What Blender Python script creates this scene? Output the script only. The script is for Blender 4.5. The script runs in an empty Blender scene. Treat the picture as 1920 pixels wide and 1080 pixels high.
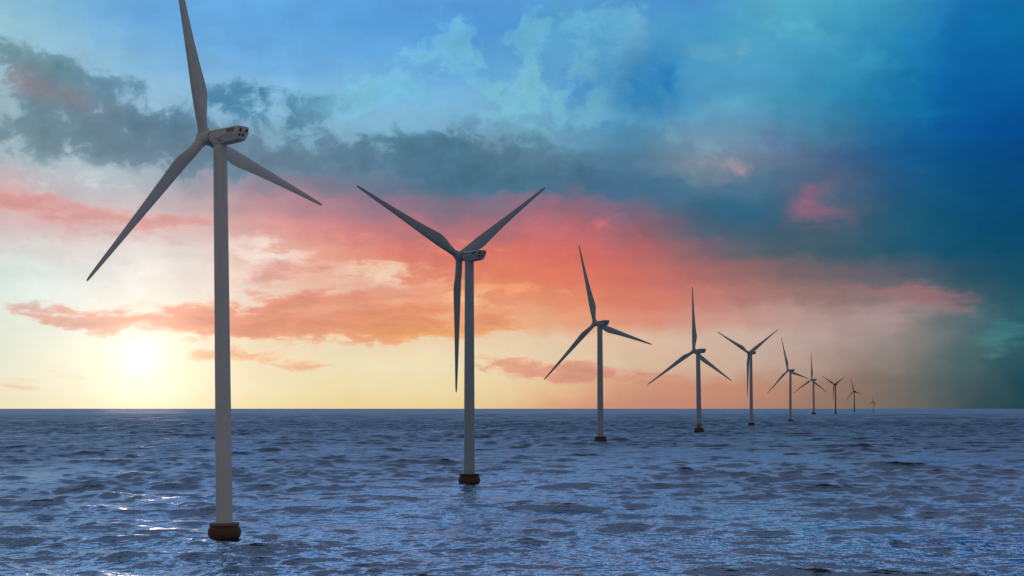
import bpy, math, random
import numpy as np
from mathutils import Vector, Matrix

scene = bpy.context.scene
C = scene.collection
R = math.radians
F = 3000.0            # focal length in photograph pixels (1920 wide)
CAM_H = 26.0          # eye height over the sea, metres
HZ = 766.0            # row of the horizon in the photograph

# ------------------------------------------------------------------ camera
cam_data = bpy.data.cameras.new("camera")
cam_data.sensor_width = 36.0
cam_data.lens = F / 1920 * 36.0
cam_data.shift_y = (HZ - 540) / 1920
cam_data.clip_start = 0.5
cam_data.clip_end = 600000
cam = bpy.data.objects.new("camera", cam_data)
C.objects.link(cam)
cam.location = (0, 0, CAM_H)
cam.rotation_euler = (R(90), 0, 0)
scene.camera = cam

scene.view_settings.view_transform = 'Standard'
scene.view_settings.look = 'None'
scene.view_settings.exposure = 0
scene.view_settings.gamma = 1
scene.cycles.max_bounces = 5
scene.cycles.use_adaptive_sampling = True
scene.cycles.adaptive_threshold = 0.012
scene.cycles.use_denoising = True
scene.cycles.denoiser = 'OPENIMAGEDENOISE'
scene.cycles.denoising_input_passes = 'RGB_ALBEDO_NORMAL'
scene.cycles.sample_clamp_indirect = 4
scene.cycles.sample_clamp_direct = 0

# ------------------------------------------------------------------ sun
SUN_AZ = math.atan((265 - 960) / F)
SUN_EL = math.atan((HZ - 668) / math.hypot(F, 265 - 960))
sl = bpy.data.lights.new("sun", 'SUN')
sl.energy = 0.07
sl.angle = R(3.0)
sl.color = (1.0, 0.56, 0.44)
sun = bpy.data.objects.new("sun", sl)
C.objects.link(sun)
sd = Vector((math.sin(SUN_AZ) * math.cos(SUN_EL), math.cos(SUN_AZ) * math.cos(SUN_EL), math.sin(SUN_EL)))
sun.rotation_euler = sd.to_track_quat('Z', 'Y').to_euler()
sun.location = (0, 0, 200)

# ------------------------------------------------------------------ sky
def lin(c):
    c = np.asarray(c, float) / 255.0
    return np.where(c <= 0.04045, c / 12.92, ((c + 0.055) / 1.055) ** 2.4)

# clear-air and soft-cloud colours of the evening sky, west to east and top to horizon
SKY = {
0: [(145,190,210),(120,180,215),(100,165,220),(100,165,222),(100,170,225),(90,160,220),(85,155,218),(82,150,215),(80,148,212),(85,160,205),(70,140,200),(65,140,200),(85,168,190),(70,160,190),(60,150,185),(20,110,175),(15,110,165)],
60: [(150,195,208),(140,188,215),(115,175,220),(105,168,222),(98,165,222),(95,162,220),(90,160,220),(88,158,215),(80,148,212),(90,165,200),(85,160,200),(75,155,200),(80,165,195),(65,155,195),(40,135,180),(15,105,170),(12,105,160)],
120: [(150,190,200),(150,190,210),(135,185,215),(120,175,220),(110,172,222),(110,172,222),(108,172,220),(100,165,218),(95,165,210),(95,160,205),(60,140,190),(80,155,195),(80,160,200),(60,145,185),(30,125,175),(15,100,165),(10,95,155)],
180: [(155,180,190),(150,185,205),(150,190,215),(145,190,218),(135,188,220),(130,185,222),(125,185,220),(120,180,218),(110,175,210),(85,150,205),(50,130,180),(80,150,190),(75,150,190),(45,130,170),(20,110,165),(10,95,160),(8,85,150)],
240: [(150,170,180),(150,180,195),(150,185,205),(140,180,205),(135,180,205),(135,185,210),(135,185,210),(125,175,205),(120,175,200),(105,160,190),(75,140,175),(110,155,180),(100,145,175),(60,125,155),(20,100,155),(10,85,150),(8,75,140)],
300: [(165,185,190),(180,200,205),(165,185,195),(130,150,165),(115,140,160),(105,135,155),(100,135,155),(90,130,150),(100,135,155),(85,125,150),(75,120,150),(125,140,155),(105,125,150),(65,95,130),(20,90,140),(12,80,135),(8,70,125)],
360: [(215,160,160),(195,185,190),(190,195,200),(175,160,170),(160,135,150),(130,120,140),(105,115,140),(75,110,135),(85,110,135),(80,105,130),(60,105,130),(40,105,135),(60,110,140),(90,100,120),(25,90,125),(15,80,125),(8,70,115)],
420: [(215,190,190),(215,180,178),(215,185,180),(215,190,190),(215,150,150),(215,140,140),(190,120,130),(150,110,125),(182,112,124),(192,106,114),(135,100,114),(50,95,120),(60,95,115),(75,95,112),(30,90,115),(15,78,115),(12,72,108)],
480: [(215,225,220),(220,222,220),(228,225,222),(228,220,215),(235,195,175),(230,165,142),(226,135,115),(218,122,108),(222,118,98),(218,110,98),(190,104,102),(125,102,110),(80,95,105),(60,92,105),(35,88,108),(20,80,108),(15,75,102)],
540: [(220,235,228),(225,232,226),(235,230,222),(235,225,215),(235,215,200),(235,195,170),(232,175,145),(226,138,108),(228,135,100),(224,125,98),(214,116,98),(190,112,102),(155,108,106),(135,105,105),(120,106,110),(58,88,100),(25,80,98)],
600: [(228,235,220),(232,235,222),(245,235,215),(240,225,200),(240,215,185),(238,205,170),(235,190,150),(235,175,130),(232,180,140),(228,158,122),(220,142,120),(206,150,135),(192,155,145),(170,145,140),(160,140,137),(85,110,115),(35,92,106)],
660: [(230,232,212),(238,235,212),(244,236,208),(242,232,202),(238,222,185),(238,225,190),(238,225,190),(238,225,190),(232,218,188),(228,212,182),(220,202,175),(212,195,172),(200,180,165),(175,155,148),(138,129,124),(76,104,105),(28,80,92)],
720: [(236,230,204),(242,233,202),(248,239,208),(246,235,200),(243,228,188),(238,222,175),(238,222,175),(238,220,172),(235,210,165),(225,180,140),(205,150,120),(200,140,115),(190,140,115),(150,120,105),(115,110,103),(70,92,94),(25,68,82)],
766: [(238,227,190),(242,229,190),(248,231,190),(246,228,183),(242,220,170),(238,215,160),(238,212,155),(235,210,150),(230,190,140),(215,150,120),(200,140,120),(195,135,115),(175,130,110),(140,115,100),(115,107,98),(66,87,90),(25,65,76)]}
SY = np.array(sorted(SKY), float)
ST = np.array([lin(SKY[int(y)]) for y in SY])            # rows x 17 x 3

# cloud banks: centre, half sizes, slope in degrees, density, colour
CLOUDS = [
(60,118,120,34,20,.9,(110,145,155)),(150,145,70,26,20,.85,(95,135,155)),(220,162,80,26,20,.85,(100,140,165)),
(40,150,70,20,15,.5,(128,134,142)),(100,175,120,20,22,.8,(100,125,140)),(90,172,120,7,20,.6,(195,130,130)),
(180,212,130,28,15,.85,(105,132,148)),(60,235,110,46,5,.75,(108,138,150)),(290,242,120,34,8,.9,(85,122,145)),
(200,265,150,28,3,.7,(105,130,145)),(40,290,80,30,0,.55,(120,145,155)),(370,150,60,14,20,.5,(105,155,190)),
(420,190,55,38,20,.8,(75,130,165)),(495,190,38,36,20,1.,(70,125,155)),(520,218,50,26,30,.7,(75,125,150)),
(575,192,30,24,10,.95,(85,135,165)),(590,234,34,16,20,.7,(90,130,155)),(330,290,150,36,0,.8,(105,130,150)),
(450,300,120,40,5,.8,(105,130,150)),
(700,265,45,14,10,.8,(85,125,145)),(770,264,55,22,15,.95,(75,120,145)),(850,277,50,22,15,.95,(70,115,140)),
(820,312,130,30,10,.8,(80,120,145)),(640,300,150,34,5,.8,(92,124,146)),(900,330,150,40,8,.78,(70,110,135)),
(860,228,60,8,5,.6,(95,140,170)),(1000,262,60,14,15,.8,(85,125,150)),(980,300,120,30,12,.7,(90,125,145)),
(1130,340,150,40,10,.7,(65,105,135)),(940,240,60,10,10,.5,(100,150,175)),
(650,185,55,32,-30,.9,(125,190,215)),(740,160,50,44,30,.9,(115,185,215)),(800,105,40,20,-40,.8,(110,180,215)),
(850,60,34,50,10,.85,(105,175,215)),(870,100,34,45,-10,.9,(110,180,210)),(1010,70,36,65,0,.85,(105,175,205)),
(1090,40,70,24,-20,.75,(100,170,205)),(1160,70,34,65,25,.85,(110,170,200)),(1150,130,34,60,20,.75,(105,165,195)),
(1215,45,12,45,0,.5,(95,170,200)),(980,180,70,60,0,.75,(120,185,205)),(1080,210,120,40,10,.45,(110,175,200)),
(1340,85,60,22,-10,.5,(95,170,195)),(1350,92,14,12,0,.8,(150,175,185)),(1395,112,35,12,20,.5,(130,170,185)),
(1215,160,75,65,0,.7,(40,120,175)),(1240,110,50,80,10,.45,(50,130,190)),(1660,150,120,40,-10,.4,(35,130,165)),
(1550,345,50,12,-15,.7,(140,90,115)),(1540,385,30,36,20,.75,(160,96,116)),(1600,395,30,10,-20,.6,(140,90,110)),
(1560,412,40,10,20,.6,(135,90,110)),(1360,308,45,11,15,.85,(190,150,150)),(1300,330,70,12,20,.4,(120,140,150)),
(1470,270,60,30,20,.6,(85,110,150)),(1300,265,90,22,15,.45,(130,165,185)),
(100,388,170,26,8,.8,(212,155,152)),(20,375,80,22,5,.75,(218,155,150)),(300,415,130,20,5,.7,(212,155,150)),
(200,437,150,12,5,.5,(195,175,178)),(130,330,130,22,5,.55,(200,212,215)),
(560,505,90,16,-6,.85,(222,150,130)),(600,560,180,18,-3,.8,(228,150,125)),
(420,605,330,26,2,.95,(228,150,125)),(150,596,130,12,7,.9,(215,165,150)),(60,580,80,10,8,.8,(205,185,178)),
(700,590,220,36,0,.9,(228,145,110)),(780,622,140,16,0,.9,(232,165,95)),(550,625,180,14,3,.9,(230,160,120)),
(930,600,50,20,0,.85,(225,150,115)),(980,612,40,8,10,.6,(230,165,125)),(440,668,110,12,3,.9,(235,180,135)),
(545,680,80,6,8,.8,(230,175,140)),(60,710,110,12,-2,.7,(228,200,165)),(60,737,90,8,0,.6,(225,200,165)),
(1000,690,140,14,3,.85,(225,160,130)),(1080,700,120,18,0,.85,(212,145,125)),(1200,703,180,10,3,.6,(200,140,125)),
(960,672,60,8,0,.6,(228,170,135)),(280,540,70,8,0,.5,(225,200,190)),
(1700,545,120,16,5,.7,(155,105,110)),(1760,560,50,16,15,.7,(150,95,105)),(1890,620,60,30,-10,.6,(65,130,135)),
(1880,647,60,8,-20,.6,(90,135,135)),(1502,627,20,4,0,.8,(190,130,125)),(1120,420,60,26,-30,.5,(212,110,112)),
(705,510,80,18,0,.9,(238,210,185)),(505,474,66,22,0,.95,(240,218,208)),(730,552,60,7,0,.5,(238,195,160)),
(900,470,120,14,5,.4,(236,145,108)),(1000,545,150,13,3,.5,(236,155,108)),(620,430,140,14,10,.4,(226,140,130)),
(480,532,60,9,-3,.8,(230,208,194)),(620,588,70,7,0,.7,(240,198,168)),(885,560,60,9,5,.8,(242,200,155)),(520,508,80,10,-4,.85,(205,142,136)),
(650,545,140,9,-2,.55,(206,138,130)),(560,578,130,9,0,.6,(212,142,128)),(760,440,130,12,8,.45,(206,118,120)),(860,505,120,10,4,.45,(238,150,110)),
(1480,200,80,40,20,.6,(55,130,160)),(1620,120,70,30,-20,.55,(62,150,178)),(1700,212,100,32,0,.55,(20,116,160)),(1500,60,80,30,10,.5,(98,176,192)),
(1380,200,90,30,-10,.5,(95,165,195)),(1650,600,130,40,-8,.55,(168,145,144)),(1430,395,90,30,10,.5,(35,90,120)),(1250,370,110,24,8,.5,(70,110,138)),
]

def sky_px(u, v):
    """direction (azimuth, elevation) * F  ->  photograph position"""
    az, el = u / F, v / F
    px = 960 + F * np.tan(az)
    py = HZ - np.tan(el) * np.hypot(F, px - 960)
    return px, py

def base_colour(px, py):
    fx = np.clip(px / 120.0, 0, 15.999)
    ix = fx.astype(int); tx = fx - ix
    py = np.clip(py, 0, 766)
    iy = np.clip(np.searchsorted(SY, py, side='right') - 1, 0, len(SY) - 2)
    ty = (py - SY[iy]) / (SY[iy + 1] - SY[iy])
    a = ST[iy, ix] * (1 - tx)[..., None] + ST[iy, ix + 1] * tx[..., None]
    b = ST[iy + 1, ix] * (1 - tx)[..., None] + ST[iy + 1, ix + 1] * tx[..., None]
    return a * (1 - ty)[..., None] + b * ty[..., None]

def cloud_colour(px, py):
    base = base_colour(px, py)
    wsum = np.full(px.shape, 0.04); col = base * 0.04
    dens = np.zeros(px.shape)
    for cx, cy, rx, ry, an, d, c in CLOUDS:
        ca, sa = math.cos(R(an)), math.sin(R(an))
        dx, dy = px - cx, py - cy
        a = (dx * ca + dy * sa) / max(rx, 34); b = (-dx * sa + dy * ca) / max(ry, 13)
        q = np.exp(-1.0 * (a * a + b * b))
        d2 = d * min(1, (rx * ry / (max(rx, 34) * max(ry, 13))) ** .4)
        dens = 1 - (1 - dens) * (1 - d2 * q)
        w = q ** 1.5 * d2
        wsum = wsum + w; col = col + w[..., None] * lin(c)
    return col / wsum[..., None], dens

class Nodes:
    def __init__(self, tree): self.t = tree; self.n = tree.nodes; self.l = tree.links
    def new(self, kind, **kw):
        n = self.n.new(kind)
        for k, v in kw.items(): setattr(n, k, v)
        return n
    def put(self, sock, v):
        if v is None: return
        if hasattr(v, 'is_output'): self.l.new(v, sock)
        else: sock.default_value = v
    def math(self, op, a, b=None, c=None, clamp=False):
        n = self.new('ShaderNodeMath', operation=op, use_clamp=clamp)
        self.put(n.inputs[0], a); self.put(n.inputs[1], b); self.put(n.inputs[2], c)
        return n.outputs[0]
    def vmath(self, op, a, b=None, s=None):
        n = self.new('ShaderNodeVectorMath', operation=op)
        self.put(n.inputs[0], a); self.put(n.inputs[1], b)
        if s is not None: self.put(n.inputs['Scale'], s)
        return n.outputs[1] if op in ('LENGTH', 'DOT_PRODUCT', 'DISTANCE') else n.outputs[0]
    def range(self, x, a, b, c=0.0, d=1.0, smooth=False):
        n = self.new('ShaderNodeMapRange', interpolation_type='SMOOTHSTEP' if smooth else 'LINEAR')
        for i, v in enumerate((x, a, b, c, d)): self.put(n.inputs[i], v)
        return n.outputs[0]
    def mix(self, f, a, b, kind='RGBA', blend='MIX'):
        n = self.new('ShaderNodeMix', data_type=kind, blend_type=blend) if kind == 'RGBA' else self.new('ShaderNodeMix', data_type=kind)
        o = {'RGBA': (6, 7, 2), 'FLOAT': (2, 3, 0), 'VECTOR': (4, 5, 1)}[kind]
        self.put(n.inputs[0], f)
        for i, v in ((o[0], a), (o[1], b)):
            if isinstance(v, tuple) and len(v) == 3 and kind == 'RGBA': v = (*v, 1)
            self.put(n.inputs[i], v)
        return n.outputs[o[2]]
    def noise(self, vec, scale, detail=4, rough=.55, dist=0.0, lac=2.0):
        n = self.new('ShaderNodeTexNoise')
        self.put(n.inputs['Vector'], vec)
        n.inputs['Scale'].default_value = scale; n.inputs['Detail'].default_value = detail
        n.inputs['Roughness'].default_value = rough; n.inputs['Distortion'].default_value = dist
        n.inputs['Lacunarity'].default_value = lac
        return n
    def xyz(self, x, y, z=0.0):
        n = self.new('ShaderNodeCombineXYZ')
        for i, v in enumerate((x, y, z)): self.put(n.inputs[i], v)
        return n.outputs[0]
    def sep(self, v):
        n = self.new('ShaderNodeSeparateXYZ'); self.put(n.inputs[0], v)
        return n.outputs

world = bpy.data.worlds.new("World")
scene.world = world
world.use_nodes = True
world.cycles.sampling_method = 'MANUAL'
world.cycles.sample_map_resolution = 512
W = Nodes(world.node_tree)
W.n.clear()
tc = W.new('ShaderNodeTexCoord')
dirv = tc.outputs['Generated']
dx, dy, dz = W.sep(dirv)
azn = W.math('ARCTAN2', dx, dy)
eln = W.math('ARCSINE', dz)
U0 = W.math('MULTIPLY', azn, F)
V0 = W.math('MULTIPLY', W.math('MAXIMUM', eln, 0.0), F)
P0 = W.xyz(U0, V0)
# turbulence of the air pulls the cloud edges about
n1 = W.noise(W.vmath('MULTIPLY', P0, (1 / 150, 1 / 110, 1)), 1.0, 2, .5)
n2 = W.noise(W.vmath('MULTIPLY', P0, (1 / 46, 1 / 36, 1)), 1.0, 5, .58)
w1 = W.vmath('MULTIPLY', W.vmath('SUBTRACT', n1.outputs['Color'], (.5, .5, .5)), (46, 34, 0))
w2 = W.vmath('MULTIPLY', W.vmath('SUBTRACT', n2.outputs['Color'], (.5, .5, .5)), (58, 40, 0))
P1 = W.vmath('ADD', P0, W.vmath('ADD', w1, w2))
P1s = W.vmath('ADD', P0, W.vmath('SCALE', w1, None, 1.0))
P1s = W.vmath('ADD', P1s, W.vmath('SCALE', w2, None, .95))

def grid(P, fn, nrow, alpha):
    u, v, _ = W.sep(P)
    fac = W.range(u, -1010.0, 1010.0)
    us = np.linspace(-1010, 1010, 32)
    vs = np.linspace(0, 790, nrow)
    uu, vv = np.meshgrid(us, vs)
    px, py = sky_px(uu, vv)
    if alpha: col, den = fn(px, py)
    else: col = fn(px, py); den = np.ones(px.shape)
    outc = outa = None
    for r in range(nrow):
        n = W.new('ShaderNodeValToRGB')
        cr = n.color_ramp
        cr.interpolation = 'LINEAR' if alpha else 'EASE'
        cr.interpolation = 'B_SPLINE' if not alpha else 'LINEAR'
        while len(cr.elements) < 32: cr.elements.new(len(cr.elements) / 40.0)
        for i in range(32):
            e = cr.elements[i]; e.position = i / 31.0
        for i in range(32):
            cr.elements[i].color = (*[float(min(1, x)) for x in col[r, i]], float(den[r, i]))
        W.l.new(fac, n.inputs[0])
        if outc is None: outc, outa = n.outputs[0], n.outputs[1]
        else:
            f = W.range(v, float(vs[r - 1]), float(vs[r]), smooth=True) if not alpha else W.range(v, float(vs[r - 1]), float(vs[r]))
            outc = W.mix(f, outc, n.outputs[0])
            if alpha: outa = W.mix(f, outa, n.outputs[1], 'FLOAT')
    return outc, outa

bg, _ = grid(P1s, base_colour, 20, False)
cc, ca = grid(P1, cloud_colour, 40, True)
# billows: fine fractal structure decides where a bank is solid and where it breaks
PW = W.vmath('ADD', P0, W.vmath('SCALE', w1, None, .8))
nlo = W.noise(W.vmath('MULTIPLY', PW, (1 / 88, 1 / 24, 1)), 1.0, 7, .62, .2).outputs[0]
nhi = W.noise(W.vmath('MULTIPLY', PW, (1 / 52, 1 / 44, 1)), 1.0, 7, .6, .35).outputs[0]
nbf = W.math('SUBTRACT', W.mix(W.range(V0, 330, 430, smooth=True), nlo, nhi, 'FLOAT'), .5)
soft = W.range(U0, 40, 420, .04, .22, smooth=True)      # the banks melt into haze towards the right
amt = W.range(U0, 40, 420, 2.0, 1.1, smooth=True)
am = W.math('ADD', ca, W.math('MULTIPLY', nbf, amt))
alpha = W.range(am, W.math('SUBTRACT', .34, soft), W.math('ADD', .66, soft), smooth=True)
alpha = W.math('MULTIPLY', alpha, W.range(ca, .04, .3))
cc = W.vmath('SCALE', cc, None, W.range(am, .35, 1.35, 1.16, .84))
vis = W.mix(alpha, bg, cc)
# tonal life inside cloud and air
nv = W.noise(W.vmath('MULTIPLY', P1, (1 / 80, 1 / 58, 1)), 1.0, 6, .6)
gain = W.range(nv.outputs[0], .25, .75, .90, 1.10)
gain = W.math('ADD', 1.0, W.math('MULTIPLY', W.math('SUBTRACT', gain, 1.0), W.range(V0, 20, 260)))
vis = W.vmath('SCALE', vis, None, gain)

# the sun disc behind thin haze
sang = W.math('MULTIPLY', W.math('ARCCOSINE', W.math('MINIMUM', W.vmath('DOT_PRODUCT', dirv, tuple(sd)), 1.0)), F)
def bell(r, k): return W.math('MULTIPLY', W.math('EXPONENT', W.math('MULTIPLY', W.math('POWER', W.math('DIVIDE', sang, r), 2.0), -1.0)), k)
glow = W.vmath('SCALE', (1.0, .93, .78), None, bell(26, .4))
glow = W.vmath('ADD', glow, W.vmath('SCALE', (1.0, .88, .66), None, bell(78, .24)))
glow = W.vmath('ADD', glow, W.vmath('SCALE', (1.0, .84, .62), None, bell(170, .2)))
vis = W.vmath('ADD', vis, glow)

# higher and farther round the sky: open blue overhead, dusk behind
hi_n = W.noise(W.vmath('MULTIPLY', dirv, (1, 1, 2.2)), 2.4, 6, .6, .4)
hi = W.mix(W.range(hi_n.outputs[0], .38, .68, smooth=True), (.24, .38, .64), (.46, .50, .68))
HI_GAIN = 2.0
front = W.range(dy, -.25, .55, smooth=True)
back = W.mix(W.range(dz, 0.0, .6), (.30, .292, .295), (.225, .22, .235))
up = W.mix(front, back, W.vmath('SCALE', hi, None, W.math('MULTIPLY', W.range(dz, .25, .50, 1.0, .15, smooth=True), HI_GAIN)))
f_el = W.range(V0, 700, 1150, smooth=True)
f_az = W.range(W.math('ABSOLUTE', azn), .34, .75, smooth=True)
out = W.mix(f_el, vis, up)
side = W.mix(W.range(dz, 0, .35), (.20, .22, .30), (.16, .28, .52))
side = W.mix(front, back, side)
out = W.mix(f_az, out, W.mix(W.range(dz, .15, .5), side, up))
bgn = W.new('ShaderNodeBackground')
W.l.new(out, bgn.inputs[0]); bgn.inputs[1].default_value = 1.0
wo = W.new('ShaderNodeOutputWorld')
W.l.new(bgn.outputs[0], wo.inputs[0])

# ------------------------------------------------------------------ helpers
def tag(o, label=None, cat=None, group=None, kind=None):
    if label: o['label'] = label
    if cat: o['category'] = cat
    if group: o['group'] = group
    if kind: o['kind'] = kind
    return o

class MB:
    def __init__(self): self.v = []; self.f = []; self.sm = []
    def add(self, vs, fs, smooth=False, M=None):
        b = len(self.v)
        for p in vs:
            p = Vector(p)
            self.v.append(tuple(M @ p) if M else tuple(p))
        for f in fs: self.f.append(tuple(i + b for i in f)); self.sm.append(smooth)
    def box(self, c, s, M=None, bev=0.0):
        x, y, z = [k / 2 for k in s]; cx, cy, cz = c
        if bev <= 0:
            vs = [(cx + i * x, cy + j * y, cz + k * z) for k in (-1, 1) for j in (-1, 1) for i in (-1, 1)]
            fs = [(0, 2, 3, 1), (4, 5, 7, 6), (0, 1, 5, 4), (2, 6, 7, 3), (0, 4, 6, 2), (1, 3, 7, 5)]
            self.add(vs, fs, False, M); return
        b = bev
        prof = [(-x + b, -y), (x - b, -y), (x, -y + b), (x, y - b), (x - b, y), (-x + b, y), (-x, y - b), (-x, -y + b)]
        k = [(1 - b / max(x, y)), 1]
        self.loft([[(cx + p[0] * q, cy + p[1] * q, cz + zz) for p in prof]
                   for q, zz in ((k[0], -z), (1, -z + b), (1, z - b), (k[0], z))], M=M)
    def loft(self, rings, caps=True, smooth=False, M=None):
        n = len(rings[0]); vs = [p for r in rings for p in r]; fs = []
        for i in range(len(rings) - 1):
            for j in range(n):
                a, b = i * n + j, i * n + (j + 1) % n
                fs.append((a, b, b + n, a + n))
        self.add(vs, fs, smooth, M)
        if caps:
            self.add(rings[0], [tuple(reversed(range(n)))], False, M)
            self.add(rings[-1], [tuple(range(n))], False, M)
    def lathe(self, prof, n=48, M=None, caps=True, smooth=True):
        rings = [[(r * math.cos(2 * math.pi * j / n), r * math.sin(2 * math.pi * j / n), z) for j in range(n)] for r, z in prof]
        self.loft(rings, caps, smooth, M)
    def build(self, name, mat, parent=None, M=None):
        me = bpy.data.meshes.new(name)
        me.from_pydata(self.v, [], self.f)
        me.polygons.foreach_set('use_smooth', self.sm)
        me.materials.append(mat)
        me.update()
        o = bpy.data.objects.new(name, me)
        C.objects.link(o)
        if parent: o.parent = parent
        if M: o.matrix_local = M
        return o

# ------------------------------------------------------------------ materials
def painted(name, col, rough=.42, dirt=.10, streak=True, spec=.4, rust=None):
    m = bpy.data.materials.new(name); m.use_nodes = True
    N = Nodes(m.node_tree); p = N.n['Principled BSDF']
    t = N.new('ShaderNodeTexCoord').outputs['Object']
    a = N.noise(t, .55, 5, .6).outputs[0]
    s = N.noise(N.vmath('MULTIPLY', t, (2.4, 2.4, .07)), 1.0, 5, .65).outputs[0]
    f = N.math('MULTIPLY', N.range(a, .35, .7), dirt)
    if streak: f = N.math('ADD', f, N.math('MULTIPLY', N.range(s, .45, .75), dirt * 1.2))
    dark = tuple(c * k for c, k in zip(col, (.62, .58, .52)))
    c = N.mix(f, col, dark)
    if rust:
        r = N.noise(t, 1.6, 7, .7).outputs[0]
        c = N.mix(N.range(r, .5, .68, 0, .75), c, rust)
    N.l.new(c, p.inputs['Base Color'])
    N.l.new(N.range(a, .3, .7, rough - .07, rough + .1), p.inputs['Roughness'])
    p.inputs['Specular IOR Level'].default_value = spec
    return m

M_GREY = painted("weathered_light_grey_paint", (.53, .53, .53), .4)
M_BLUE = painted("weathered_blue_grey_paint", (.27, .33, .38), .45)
M_DARK = painted("far_dark_grey_paint", (.022, .03, .036), .5)
M_VENT = painted("black_louvre_metal", (.012, .012, .015), .6, .2, False)
M_SEAM = painted("dark_rubber_seal", (.04, .038, .036), .6, .2, False)
M_TRIM = painted("white_trim_painted_highlight", (.85, .83, .80), .35, .05, False)  # bright roof-edge highlight put into the ledge's own white colour
M_BASE = painted("dark_red_brown_foundation_paint", (.115, .046, .035), .6, .5, True, .3, (.06, .022, .015))
M_BASE2 = painted("dark_brown_foundation_paint", (.10, .035, .02), .6, .5, True, .3, (.03, .014, .01))
M_SLAB = painted("brown_grey_concrete", (.20, .15, .13), .8, .4, True, .2)
M_SLAB2 = painted("wet_dark_brown_concrete", (.06, .05, .045), .8, .4, True, .2)
M_BAND = painted("dark_grey_splash_band_paint", (.13, .13, .14), .5)
M_MARK = painted("faded_blue_marking_paint", (.13, .13, .20), .5, .3, False)

# ------------------------------------------------------------------ turbine meshes (metres, rotor radius 42)
def tower_mb():
    m = MB(); prof = []
    cuts = [0, .02, .02, .25, .5, .75, .97, 1.0]
    H = 75.0
    m.lathe([(1.66 - (1.66 - 1.36) * t, t * H) for t in np.linspace(0, 1, 26)], 56)
    return m
def seam_mb():
    m = MB()
    return m
def foundation_mb():
    m = MB()
    prof = [(2.6, -6.0), (2.75, -.2)]
    for k in range(11):
        a = -math.pi / 2 + math.pi * k / 10
        prof.append((2.62 + .68 * math.cos(a), 1.28 + 1.28 * math.sin(a)))
    m.lathe(prof, 64)
    return m
def slab_mb():
    m = MB()
    m.lathe([(2.6, 2.565), (2.92, 2.60), (3.0, 2.66), (3.0, 3.10), (2.94, 3.16), (1.7, 3.18)], 64)
    return m
def ladder_mb():
    m = MB()
    for s in (-.28, .28): m.box((s, -3.42, 1.2), (.07, .07, 3.6))
    for k in range(11): m.box((0, -3.42, -.4 + k * .33), (.5, .045, .045))
    for z in (.3, 2.2): m.box((-.28, -3.30, z), (.06, .24, .06)); m.box((.28, -3.30, z), (.06, .24, .06))
    return m
def railing_mb():
    m = MB(); n = 24
    return m

def section(y, wt, wm, wb, zt, zm, zb, ch):
    """cross-section of the nacelle, seen from behind, at station y"""
    return [(-wt + ch, y, zt), (wt - ch, y, zt), (wt, y, zt - ch), (wm, y, zm), (wb, y, zb + ch * .6), (wb - ch * .6, y, zb),
            (-wb + ch * .6, y, zb), (-wb, y, zb + ch * .6), (-wm, y, zm), (-wt, y, zt - ch)]
def nacelle_mb():
    m = MB()
    st = [section(1.55, 1.05, 1.12, .95, 1.12, .1, -1.15, .25), section(1.35, 1.25, 1.32, 1.1, 1.28, .05, -1.35, .22),
          section(-1.6, 1.55, 1.58, 1.30, 1.42, .05, -1.48, .18), section(-4.2, 1.62, 1.64, 1.30, 1.52, .1, -1.25, .18),
          section(-6.05, 1.60, 1.60, 1.22, 1.58, .1, -1.02, .18)]
    last = section(-6.25, 1.50, 1.48, 1.10, 1.50, .1, -.92, .16)
    # the back leans forward towards its foot
    for r in (st[-1], last):
        for i, (x, y, z) in enumerate(r): r[i] = (x, y + (1.5 - z) * .22, z)
    st.append(last)
    m.loft([list(reversed(r)) for r in st])
    # rounded service rib that sweeps down the flank, both sides
    for s in (-1, 1):
        pts = [(.1, -.62), (-1.0, -.38), (-2.3, .02), (-3.6, .28), (-5.0, .32)]
        rings = []
        for y, z in pts:
            x = s * (1.60 + (.02 if y < -2 else -.03))
            rings.append([(x - s * .1, y, z + .10), (x + s * .05, y, z + .03), (x + s * .05, y, z - .06), (x - s * .12, y, z - .13)])
        m.loft(rings if s > 0 else [list(reversed(r)) for r in rings])
    return m
def roof_trim_mb(side):
    m = MB()
    for s in (side,):
        m.loft([[(s * 1.20, .9, 1.06), (s * 1.56, .9, 1.08), (s * 1.32, .9, 1.36), (s * 1.20, .9, 1.38)],
                [(s * 1.50, -5.3, 1.24), (s * 1.86, -5.3, 1.26), (s * 1.62, -5.3, 1.56), (s * 1.50, -5.3, 1.58)]])
    return m
def grille_mb(side):
    m = MB()
    for s in (side,):
        for k in range(9):
            y = -3.2 - k * .21
            m.box((s * 1.655, y, .88), (.07, .07, .72))
    return m
def grille_back_mb(side):
    m = MB()
    for s in (side,): m.box((s * 1.615, -4.04, .88), (.06, 1.95, .8))
    return m
def rear_at(x, z):  # point on the leaning rear face
    return (x, -6.27 + (1.5 - z) * .22, z)
def rear_box(x, z, w, h, d=.06):
    m = MB(); p = rear_at(x, z)
    M = Matrix.Translation(p) @ Matrix.Rotation(math.atan(.22), 4, 'X')
    m.box((0, 0, 0), (w, d, h), M)
    return m, M
def collar_mb():
    m = MB()
    M = Matrix.Rotation(-math.pi / 2, 4, 'X')
    m.lathe([(1.18, 1.5), (1.18, 2.15), (1.22, 2.2), (1.22, 2.55)], 40, M)
    return m
def seal_mb():
    m = MB()
    M = Matrix.Rotation(-math.pi / 2, 4, 'X')
    m.lathe([(1.20, 2.02), (1.27, 2.04), (1.27, 2.14), (1.20, 2.16)], 40, M)
    return m
def mast_mb():
    m = MB()
    m.box((.5, -5.2, 1.95), (.05, .05, .8)); m.box((.5, -5.2, 2.3), (.5, .04, .04))
    m.box((-.5, -5.2, 1.85), (.06, .06, .6))
    return m
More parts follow.
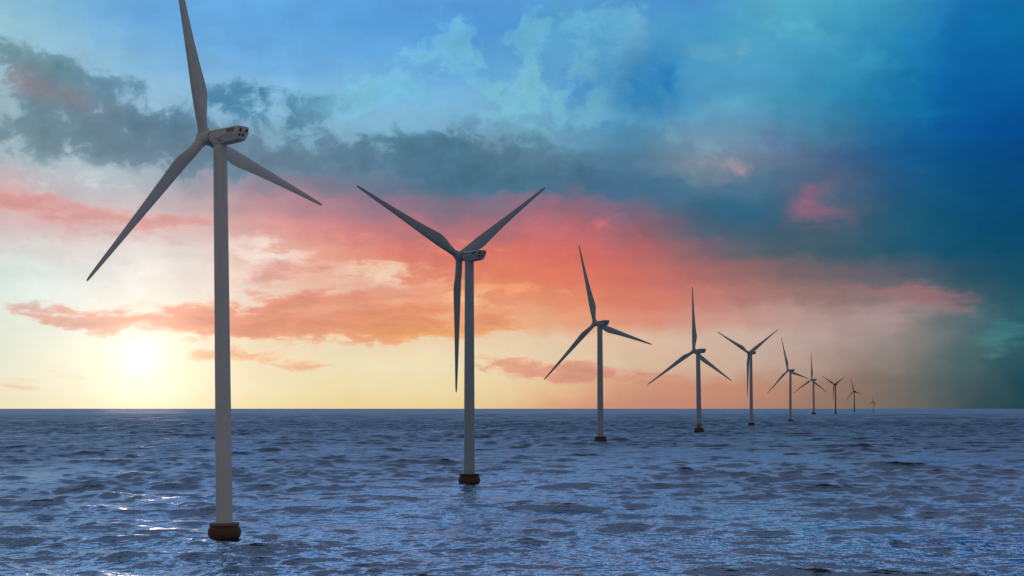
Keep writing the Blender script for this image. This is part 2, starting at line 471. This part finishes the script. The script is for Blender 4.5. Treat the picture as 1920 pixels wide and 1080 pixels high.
def hub_mb():
    """spinner: body of revolution about the rotor axis (+Y), three blade sockets"""
    m = MB()
    M = Matrix.Rotation(-math.pi / 2, 4, 'X')
    prof = [(1.20, -1.55), (1.42, -1.30), (1.52, -.7), (1.54, 0), (1.46, .6), (1.22, 1.1), (.85, 1.5), (.42, 1.72), (.02, 1.78)]
    m.lathe(prof, 44, M)
    for k in range(3):
        A = Matrix.Rotation(-k * 2 * math.pi / 3, 4, 'Y')
        m.lathe([(1.18, .5), (1.13, 1.35), (1.10, 1.62)], 36, A)
    return m
def root_ring_mb():
    m = MB(); m.lathe([(1.13, 1.50), (1.17, 1.53), (1.17, 1.66), (1.05, 1.70)], 36); return m
def blade_mb():
    """blade along +Z; trailing edge +X, rotor axis +Y points away from the tower"""
    m = MB(); L = 42.0
    tab = [(1.45, 2.0, 1.0, 1.0, 20), (2.4, 2.0, 1.0, .98, 20), (4.2, 2.3, 1.02, .72, 19), (6.4, 3.0, 1.08, .46, 17), (8.4, 3.52, 1.12, .33, 15),
           (9.6, 3.58, 1.12, .29, 14), (11.5, 3.38, 1.08, .26, 12), (15, 2.9, .98, .23, 9), (20, 2.35, .84, .21, 6), (26, 1.80, .68, .19, 4),
           (32, 1.35, .55, .18, 2), (37, 1.0, .43, .17, 1), (40, .76, .34, .16, 0), (41.3, .58, .27, .16, 0), (41.8, .38, .19, .16, 0), (42, .10, .06, .3, 0)]
    T = np.array(tab)
    rs = np.concatenate([np.linspace(1.45, 12, 28), np.linspace(12.6, 40, 34), np.array([40.6, 41.2, 41.5, 41.75, 41.9, 42])])
    n = 28; rings = []
    def smooth(col):
        v = np.interp(rs, T[:, 0], T[:, col])
        out = v.copy()
        for _ in range(2): out[2:-7] = (v[1:-8] + 2 * v[2:-7] + v[3:-6]) / 4; v = out.copy()
        return out
    ch, le, th, tw = [smooth(k) for k in (1, 2, 3, 4)]
    for i, r in enumerate(rs):
        ring = []
        circ = min(1, max(0, (th[i] - .35) / .6))
        t = R(tw[i])
        for j in range(n):
            a = 2 * math.pi * j / n
            s = .5 - .5 * math.cos(a)                # 0 at leading, 1 at trailing
            sg = 1 if math.sin(a) >= 0 else -1
            yt = 5 * th[i] * (.2969 * math.sqrt(s) - .126 * s - .3516 * s * s + .2843 * s ** 3 - .1036 * s ** 4)
            ya = sg * yt * (1.15 if sg > 0 else .85)
            yc = .5 * math.sin(a)
            y = (ya * (1 - circ) + yc * circ) * ch[i]
            x = s * ch[i] - le[i]
            X = x * math.cos(t) + y * math.sin(t)
            Y = -x * math.sin(t) + y * math.cos(t)
            ring.append((X, Y, r))
        rings.append(ring)
    m.loft(rings, True, True)
    return m

def place_copy(o, parent):
    c = o.copy(); C.objects.link(c); c.parent = parent
    return c

proto = {}
def part(key, mb, name, mat):
    """mesh data is shared; every turbine gets its own object"""
    proto[key] = (mb, name, mat)
part('tower', tower_mb(), 'tower', None)
part('foundation', foundation_mb(), 'foundation', None)
MESH = {}
def mesh_for(key, mb, mat):
    k = (key, mat.name)
    if k not in MESH:
        me = bpy.data.meshes.new(key)
        me.from_pydata(mb.v, [], mb.f)
        me.polygons.foreach_set('use_smooth', mb.sm)
        me.materials.append(mat); me.update()
        MESH[k] = me
    return MESH[k]
MBS = {'tower': tower_mb(), 'foundation': foundation_mb(), 'slab': slab_mb(), 'nacelle': nacelle_mb(), 'roof_trim-1': roof_trim_mb(-1), 'roof_trim1': roof_trim_mb(1),
       'grille-1': grille_mb(-1), 'grille1': grille_mb(1), 'grille_back-1': grille_back_mb(-1), 'grille_back1': grille_back_mb(1), 'collar': collar_mb(), 'seal': seal_mb(), 'mast': mast_mb(),
       'hub': hub_mb(), 'blade': blade_mb(), 'root_ring': root_ring_mb(), 'ladder': ladder_mb()}
band = MB(); band.lathe([(1.69, 3.15), (1.70, 3.2), (1.70, 6.2), (1.67, 6.25)], 56); MBS['band'] = band
flange = MB(); flange.lathe([(1.70, -.06), (1.72, -.04), (1.72, .04), (1.70, .06)], 56); MBS['flange'] = flange
yaw = MB(); yaw.lathe([(1.36, -.9), (1.50, -.7), (1.50, -.1)], 48); MBS['yaw'] = yaw

def P(key, name, mat, parent, M=None):
    o = bpy.data.objects.new(name, mesh_for(key, MBS[key], mat))
    C.objects.link(o); o.parent = parent
    if M is not None: o.matrix_local = M
    return o

def rear_details(parent):
    spec = [('air_vent', .92, .78, .54, .78), ('air_vent', .96, -.2, .54, .5), ('air_vent', -1.02, .82, .6, .42)]
    specs = []
    for i, (nm, x, z, w, h) in enumerate(spec):
        m, M = rear_box(-x, z, w, h)
        if i == 0:  # cross bars split the tall opening
            pass
        MBS['rv%d' % i] = m
    m = MB(); p = rear_at(-.02, -.2)
    M = Matrix.Translation(p) @ Matrix.Rotation(math.atan(.22), 4, 'X') @ Matrix.Rotation(math.pi / 2, 4, 'X')
    m.lathe([(.26, -.03), (.28, 0), (.28, .04), (.2, .06)], 20, M); MBS['port'] = m
    m = MB()
    a, b = Vector(rear_at(-.0, -.05)) + Vector((0, -.07, 0)), Vector(rear_at(.72, .72)) + Vector((0, -.07, 0))
    d = (b - a); Q = d.to_track_quat('Z', 'Y').to_matrix().to_4x4()
    m.lathe([(.045, 0), (.045, d.length)], 8, Matrix.Translation(a) @ Q); MBS['pipe'] = m
rear_details(None)
# faint row of painted marks low on the flank (not legible in the photograph)
m = MB(); rnd = random.Random(4)
for s in (-1,):
    y = .75
    for k in range(11):
        w = rnd.choice((.12, .16, .2))
        m.box((s * (1.30 - .03 * k * 0 + .0) + s * (.02 + .035 * (.9 - y)), y, -.98 + .0), (.05, w, .3 if k in (0, 5) else .22))
        y -= w + .09
MBS['marking'] = m

# x, waterline row, yaw, rotor phase, rotor radius, hub height, overhang, lean, cone (fitted to the photograph)
ROWS = [[421, 1010, 1.0294, 0.2981, 41.9614, 80.2234, 4.152, 0.0112, 0.029],
[880, 908, 0.7078, 1.1401, 47.7465, 78.1645, 5.6302, -0.015, 0.0397],
[1126, 830, 0.5902, 0.2701, 61.551, 90.6666, 6.2719, 0.0061, 0.0505],
[1311, 812, 0.6045, 0.0311, 68.444, 86.6263, 6.5828, 0.0146, 0.0678],
[1409, 799, 0.5293, 1.0932, 65.911, 107.942, 5.1371, 0.0092, 0.0282],
[1482, 791, 0.5928, 0.2681, 66.2425, 100.0746, 6.9773, -0.0004, 0.0866],
[1526, 777, 0.5782, 0.0202, 119.4361, 153.1372, 10.13, 0.015, 0.0725],
[1567, 776, 0.426, 1.0457, 81.8936, 142.798, 9.2172, 0.015, 0.0543],
[1602, 772, 0.5038, 0.2718, 108.6942, 165.8683, 8.8657, 0.0062, 0.0465],
[1638, 774, 0.526, 0.0379, 42.4206, 66.9459, 5.5147, 0.0081, 0.02]]
LABELS = [
 "nearest, tallest light grey wind turbine, its upper blade cut off by the photo's top edge",
 "second nearest wind turbine, blue grey, two blades up in a wide V, one hanging",
 "third turbine of the row, blue grey, upper blade leaning left against coral cloud",
 "fourth turbine of the row, dark band at its tower foot, one blade straight up",
 "fifth turbine of the row, mid-sized, two blades raised in a V against pale cloud",
 "sixth turbine of the row, its right blade reaching the next turbine's hub",
 "seventh turbine of the row, one blade upright, hub touched by its left neighbour's blade",
 "small dark distant turbine, the one of the last three with blades in a V",
 "small dark distant turbine with upper blade leaning left, last but one of the row",
 "smallest wind turbine, tiny and dark, last at the right end of the row"]

def make_turbine(i, row):
    x, yb, yw, th, L, h, ov, roll, cone = row
    D = CAM_H * F / (yb - HZ)
    s = L / 42.0
    near = i < 4
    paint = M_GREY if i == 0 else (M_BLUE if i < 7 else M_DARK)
    base, slab = (M_BASE, M_SLAB) if i == 0 else (M_BASE2, M_SLAB2)
    root = bpy.data.objects.new('wind_turbine', None); C.objects.link(root)
    root.empty_display_size = 5
    root.location = ((x - 960) / F * D, D, 0)
    root.scale = (s, s, s)
    rr = 0.0 if i == 1 else roll
    root.rotation_euler = (0, -rr, 0)
    tag(root, LABELS[i], 'wind turbine', 'wind turbines standing in a row in the sea')
    hu = h / s                       # hub height in model units
    top = hu - 1.45
    f = P('foundation', 'foundation', base, root)
    sb = P('slab', 'deck_slab', slab, f)
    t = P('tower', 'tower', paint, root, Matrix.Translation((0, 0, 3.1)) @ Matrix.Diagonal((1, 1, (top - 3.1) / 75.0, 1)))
    if i == 3: P('band', 'splash_band', M_BAND, root)
    zr = Matrix.Rotation(yw, 4, 'Z')
    hr = Matrix.Rotation(-(roll - rr), 4, 'Y')
    head = Matrix.Translation((0, 0, hu)) @ hr @ zr
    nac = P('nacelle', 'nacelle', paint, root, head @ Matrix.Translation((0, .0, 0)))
    P('yaw', 'yaw_collar', paint, root, Matrix.Translation((0, 0, top - 0.0)) @ Matrix.Translation((0, 0, .75)))
    if i < 7:
        for sd_ in (-1, 1): P('roof_trim%d' % sd_, 'roof_trim', M_TRIM if i < 3 else paint, nac)
        for k in range(3): P('rv%d' % k, 'air_vent', M_VENT, nac)
        P('port', 'exhaust_port', M_VENT, nac)
    if i < 4:
        for sd_ in (-1, 1):
            gb = P('grille_back%d' % sd_, 'grille_recess', M_VENT, nac)
            P('grille%d' % sd_, 'louvre_grille', paint, nac)
        P('pipe', 'vent_pipe', M_SEAM, nac)
        P('collar', 'bearing_collar', paint, nac)
        P('seal', 'seal_ring', M_SEAM, nac)
    if i == 0: P('marking', 'faded_marking', M_MARK, nac)
    # rotor: hub on the tilted shaft, blades coned away from the tower
    ovu = ov / s
    tilt = Matrix.Rotation(R(5), 4, 'X')
    hubM = head @ tilt @ Matrix.Translation((0, ovu, 0))
    hub = P('hub', 'rotor_hub', paint, root, hubM @ Matrix.Rotation(-th, 4, 'Y'))
    for k in range(3):
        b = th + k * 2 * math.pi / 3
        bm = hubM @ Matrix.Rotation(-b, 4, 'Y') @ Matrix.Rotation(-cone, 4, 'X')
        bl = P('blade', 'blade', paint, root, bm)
        if i < 3: P('root_ring', 'root_ring', paint, bl)
    return root

for i, row in enumerate(ROWS): make_turbine(i, row)

# ------------------------------------------------------------------ sea
def build_sea():
    rng = np.random.default_rng(120)
    fine = np.radians(np.linspace(-22, 22, 820))
    coarse = np.radians(np.concatenate([np.arange(23, 30, 1.0), np.arange(30, 330, 5.0), np.arange(331, 338, 1.0)]))
    ang = np.concatenate([fine, coarse])
    r = [3.0]
    while r[-1] < 225: r.append(r[-1] + max(1.0, min(3.0, r[-1] * .03)))
    while r[-1] < 330: r.append(r[-1] + .42)
    while r[-1] < 3200: r.append(r[-1] + max(.42, (r[-1]) * .0019))
    while r[-1] < 8000: r.append(r[-1] * 1.0028)
    while r[-1] < 15000: r.append(r[-1] * 1.008)
    while r[-1] < 220000: r.append(r[-1] * 1.06)
    r = np.array(r)
    nr, na = len(r), len(ang)
    RR, AA = np.meshgrid(r, ang, indexing='ij')
    X = (RR * np.sin(AA)).astype(np.float32); Y = (RR * np.cos(AA)).astype(np.float32)
    dr = np.gradient(r); da = np.abs(np.gradient(np.unwrap(ang)))
    S = np.maximum(np.broadcast_to(dr[:, None], X.shape), RR * np.broadcast_to(da[None, :], X.shape) * .8).astype(np.float32)
    N = 120
    lam = np.exp(np.linspace(math.log(1.7), math.log(220), N)) * rng.uniform(.95, 1.05, N)
    # waves run towards the lower left of the view, widely spread
    phi = R(262) + rng.normal(0, 1, N) * (R(26) * np.where(lam > 18, .8, 1.15))
    k = 2 * np.pi / lam
    per_oct = .0118
    w = np.where(lam < 19, 1.0, (19 / lam) ** 1.6) * np.clip(lam / 4.5, .5, 1)
    octs = math.log(220 / 1.7, 2)
    sv = per_oct * w * octs / N                       # slope variance of each component
    amp = np.sqrt(2 * sv) / k * rng.uniform(.6, 1.35, N)
    ph = rng.uniform(0, 2 * np.pi, N)
    Z = np.zeros_like(X); DX = np.zeros_like(X); DY = np.zeros_like(X); UR = np.zeros_like(X)
    # gusts: patches where the short waves stand higher
    gust = np.ones_like(X)
    for q in range(14):
        l = rng.uniform(40, 420); a = rng.uniform(0, 2 * np.pi)
        gust += .10 * np.sin((X * math.cos(a) * 1.6 + Y * math.sin(a) * .7) * 2 * np.pi / l + rng.uniform(0, 7)).astype(np.float32)
    gust = np.clip(gust, .55, 1.4)
    for i in range(N):
        cx, cy = math.cos(phi[i]), math.sin(phi[i])
        at = np.clip((lam[i] / S - 2.2) / 2.0, 0, 1)
        g = gust if lam[i] < 14 else 1.0
        p = (X * (k[i] * cx) + Y * (k[i] * cy) + ph[i]).astype(np.float32)
        A = at * amp[i] * g
        Z += A * np.cos(p)
        q = (1.65 if lam[i] > 5 else 1.2) * A * np.sin(p)
        DX -= q * cx; DY -= q * cy
        UR += (1 - at * at) * sv[i] * (g * g if lam[i] < 14 else 1.0)
    co = np.stack([X + DX, Y + DY, Z], -1).reshape(-1, 3).astype(np.float32)
    idx = np.arange(nr * na, dtype=np.int32).reshape(nr, na)
    nxt = np.roll(idx, -1, axis=1)
    a, b, c, d = idx[:-1], nxt[:-1], nxt[1:], idx[1:]
    quads = np.stack([a, d, c, b], -1).reshape(-1, 4)
    me = bpy.data.meshes.new('sea')
    me.vertices.add(len(co)); me.vertices.foreach_set('co', co.ravel())
    nf = len(quads)
    me.loops.add(nf * 4); me.loops.foreach_set('vertex_index', quads.ravel())
    me.polygons.add(nf)
    me.polygons.foreach_set('loop_start', np.arange(0, nf * 4, 4, dtype=np.int32))
    me.polygons.foreach_set('use_smooth', np.ones(nf, bool))
    at = me.attributes.new('ripple', 'FLOAT', 'POINT')
    at.data.foreach_set('value', np.sqrt(np.maximum(UR, 0)).ravel().astype(np.float32))
    me.update(calc_edges=True)
    return me

def water_material():
    m = bpy.data.materials.new('sea_water'); m.use_nodes = True
    N = Nodes(m.node_tree); p = N.n['Principled BSDF']
    t = N.new('ShaderNodeTexCoord').outputs['Object']
    at = N.new('ShaderNodeAttribute'); at.attribute_name = 'ripple'
    rip = at.outputs['Fac']
    def stretch(sx, sy, off=0.0): return N.vmath('ADD', N.vmath('MULTIPLY', t, (sx, sy, 1)), (off, off * .7, 0))
    a = N.noise(stretch(1 / 1.1, 1 / 2.2), 1.0, 2, .6, .3).outputs[0]
    b = N.noise(stretch(1 / 3.6, 1 / 6.5, 7), 1.0, 3, .6, .3).outputs[0]
    g = N.noise(stretch(1 / 70, 1 / 150, 3), 1.0, 3, .55).outputs[0]
    gs = N.range(g, .3, .7, .5, 1.4)
    h = N.math('ADD', N.math('MULTIPLY', a, .13), N.math('MULTIPLY', b, .52))
    h = N.math('MULTIPLY', h, gs)
    h = N.math('MULTIPLY', h, N.range(N.vmath('LENGTH', t), 300, 1600, 1.0, .3))
    # farther out: bigger swell and wind patches, too long for the near grid to show
    far = N.math('ADD', N.math('MULTIPLY', N.noise(stretch(1 / 22, 1 / 60, 1), 1.0, 4, .6).outputs[0], 7.0),
                 N.math('MULTIPLY', N.noise(stretch(1 / 90, 1 / 420, 5), 1.0, 4, .6).outputs[0], 30.0))
    ln = N.vmath('LENGTH', t)
    ff = N.range(ln, 700, 2600)
    h = N.math('ADD', h, N.math('MULTIPLY', far, ff))
    bp = N.new('ShaderNodeBump'); bp.inputs['Strength'].default_value = 1.0; bp.inputs['Distance'].default_value = 1.0
    N.l.new(h, bp.inputs['Height'])
    ro = N.math('ADD', .12, N.math('MULTIPLY', rip, 1.25))
    ro = N.math('MINIMUM', ro, .45)
    N.n.remove(p)
    out = [n for n in N.n if n.type == 'OUTPUT_MATERIAL'][0]
    dif = N.new('ShaderNodeBsdfDiffuse'); dif.inputs[0].default_value = (.011, .026, .046, 1)
    glo = N.new('ShaderNodeBsdfGlossy'); glo.inputs['Color'].default_value = (.66, .82, 1.0, 1)
    N.l.new(ro, glo.inputs['Roughness'])
    fr = N.new('ShaderNodeFresnel'); fr.inputs['IOR'].default_value = 1.34
    for n in (dif, glo, fr): N.l.new(bp.outputs[0], n.inputs['Normal'])
    # a rough sea never reaches full grazing reflection: its facets shade each other
    ft = N.math('MINIMUM', fr.outputs[0], N.math('SUBTRACT', .68, N.math('MULTIPLY', rip, .5)))
    mx = N.new('ShaderNodeMixShader')
    N.l.new(ft, mx.inputs[0]); N.l.new(dif.outputs[0], mx.inputs[1]); N.l.new(glo.outputs[0], mx.inputs[2])
    N.l.new(mx.outputs[0], out.inputs[0])
    return m

sea = bpy.data.objects.new('sea', build_sea())
C.objects.link(sea)
sea.data.materials.append(water_material())
sea['kind'] = 'structure'
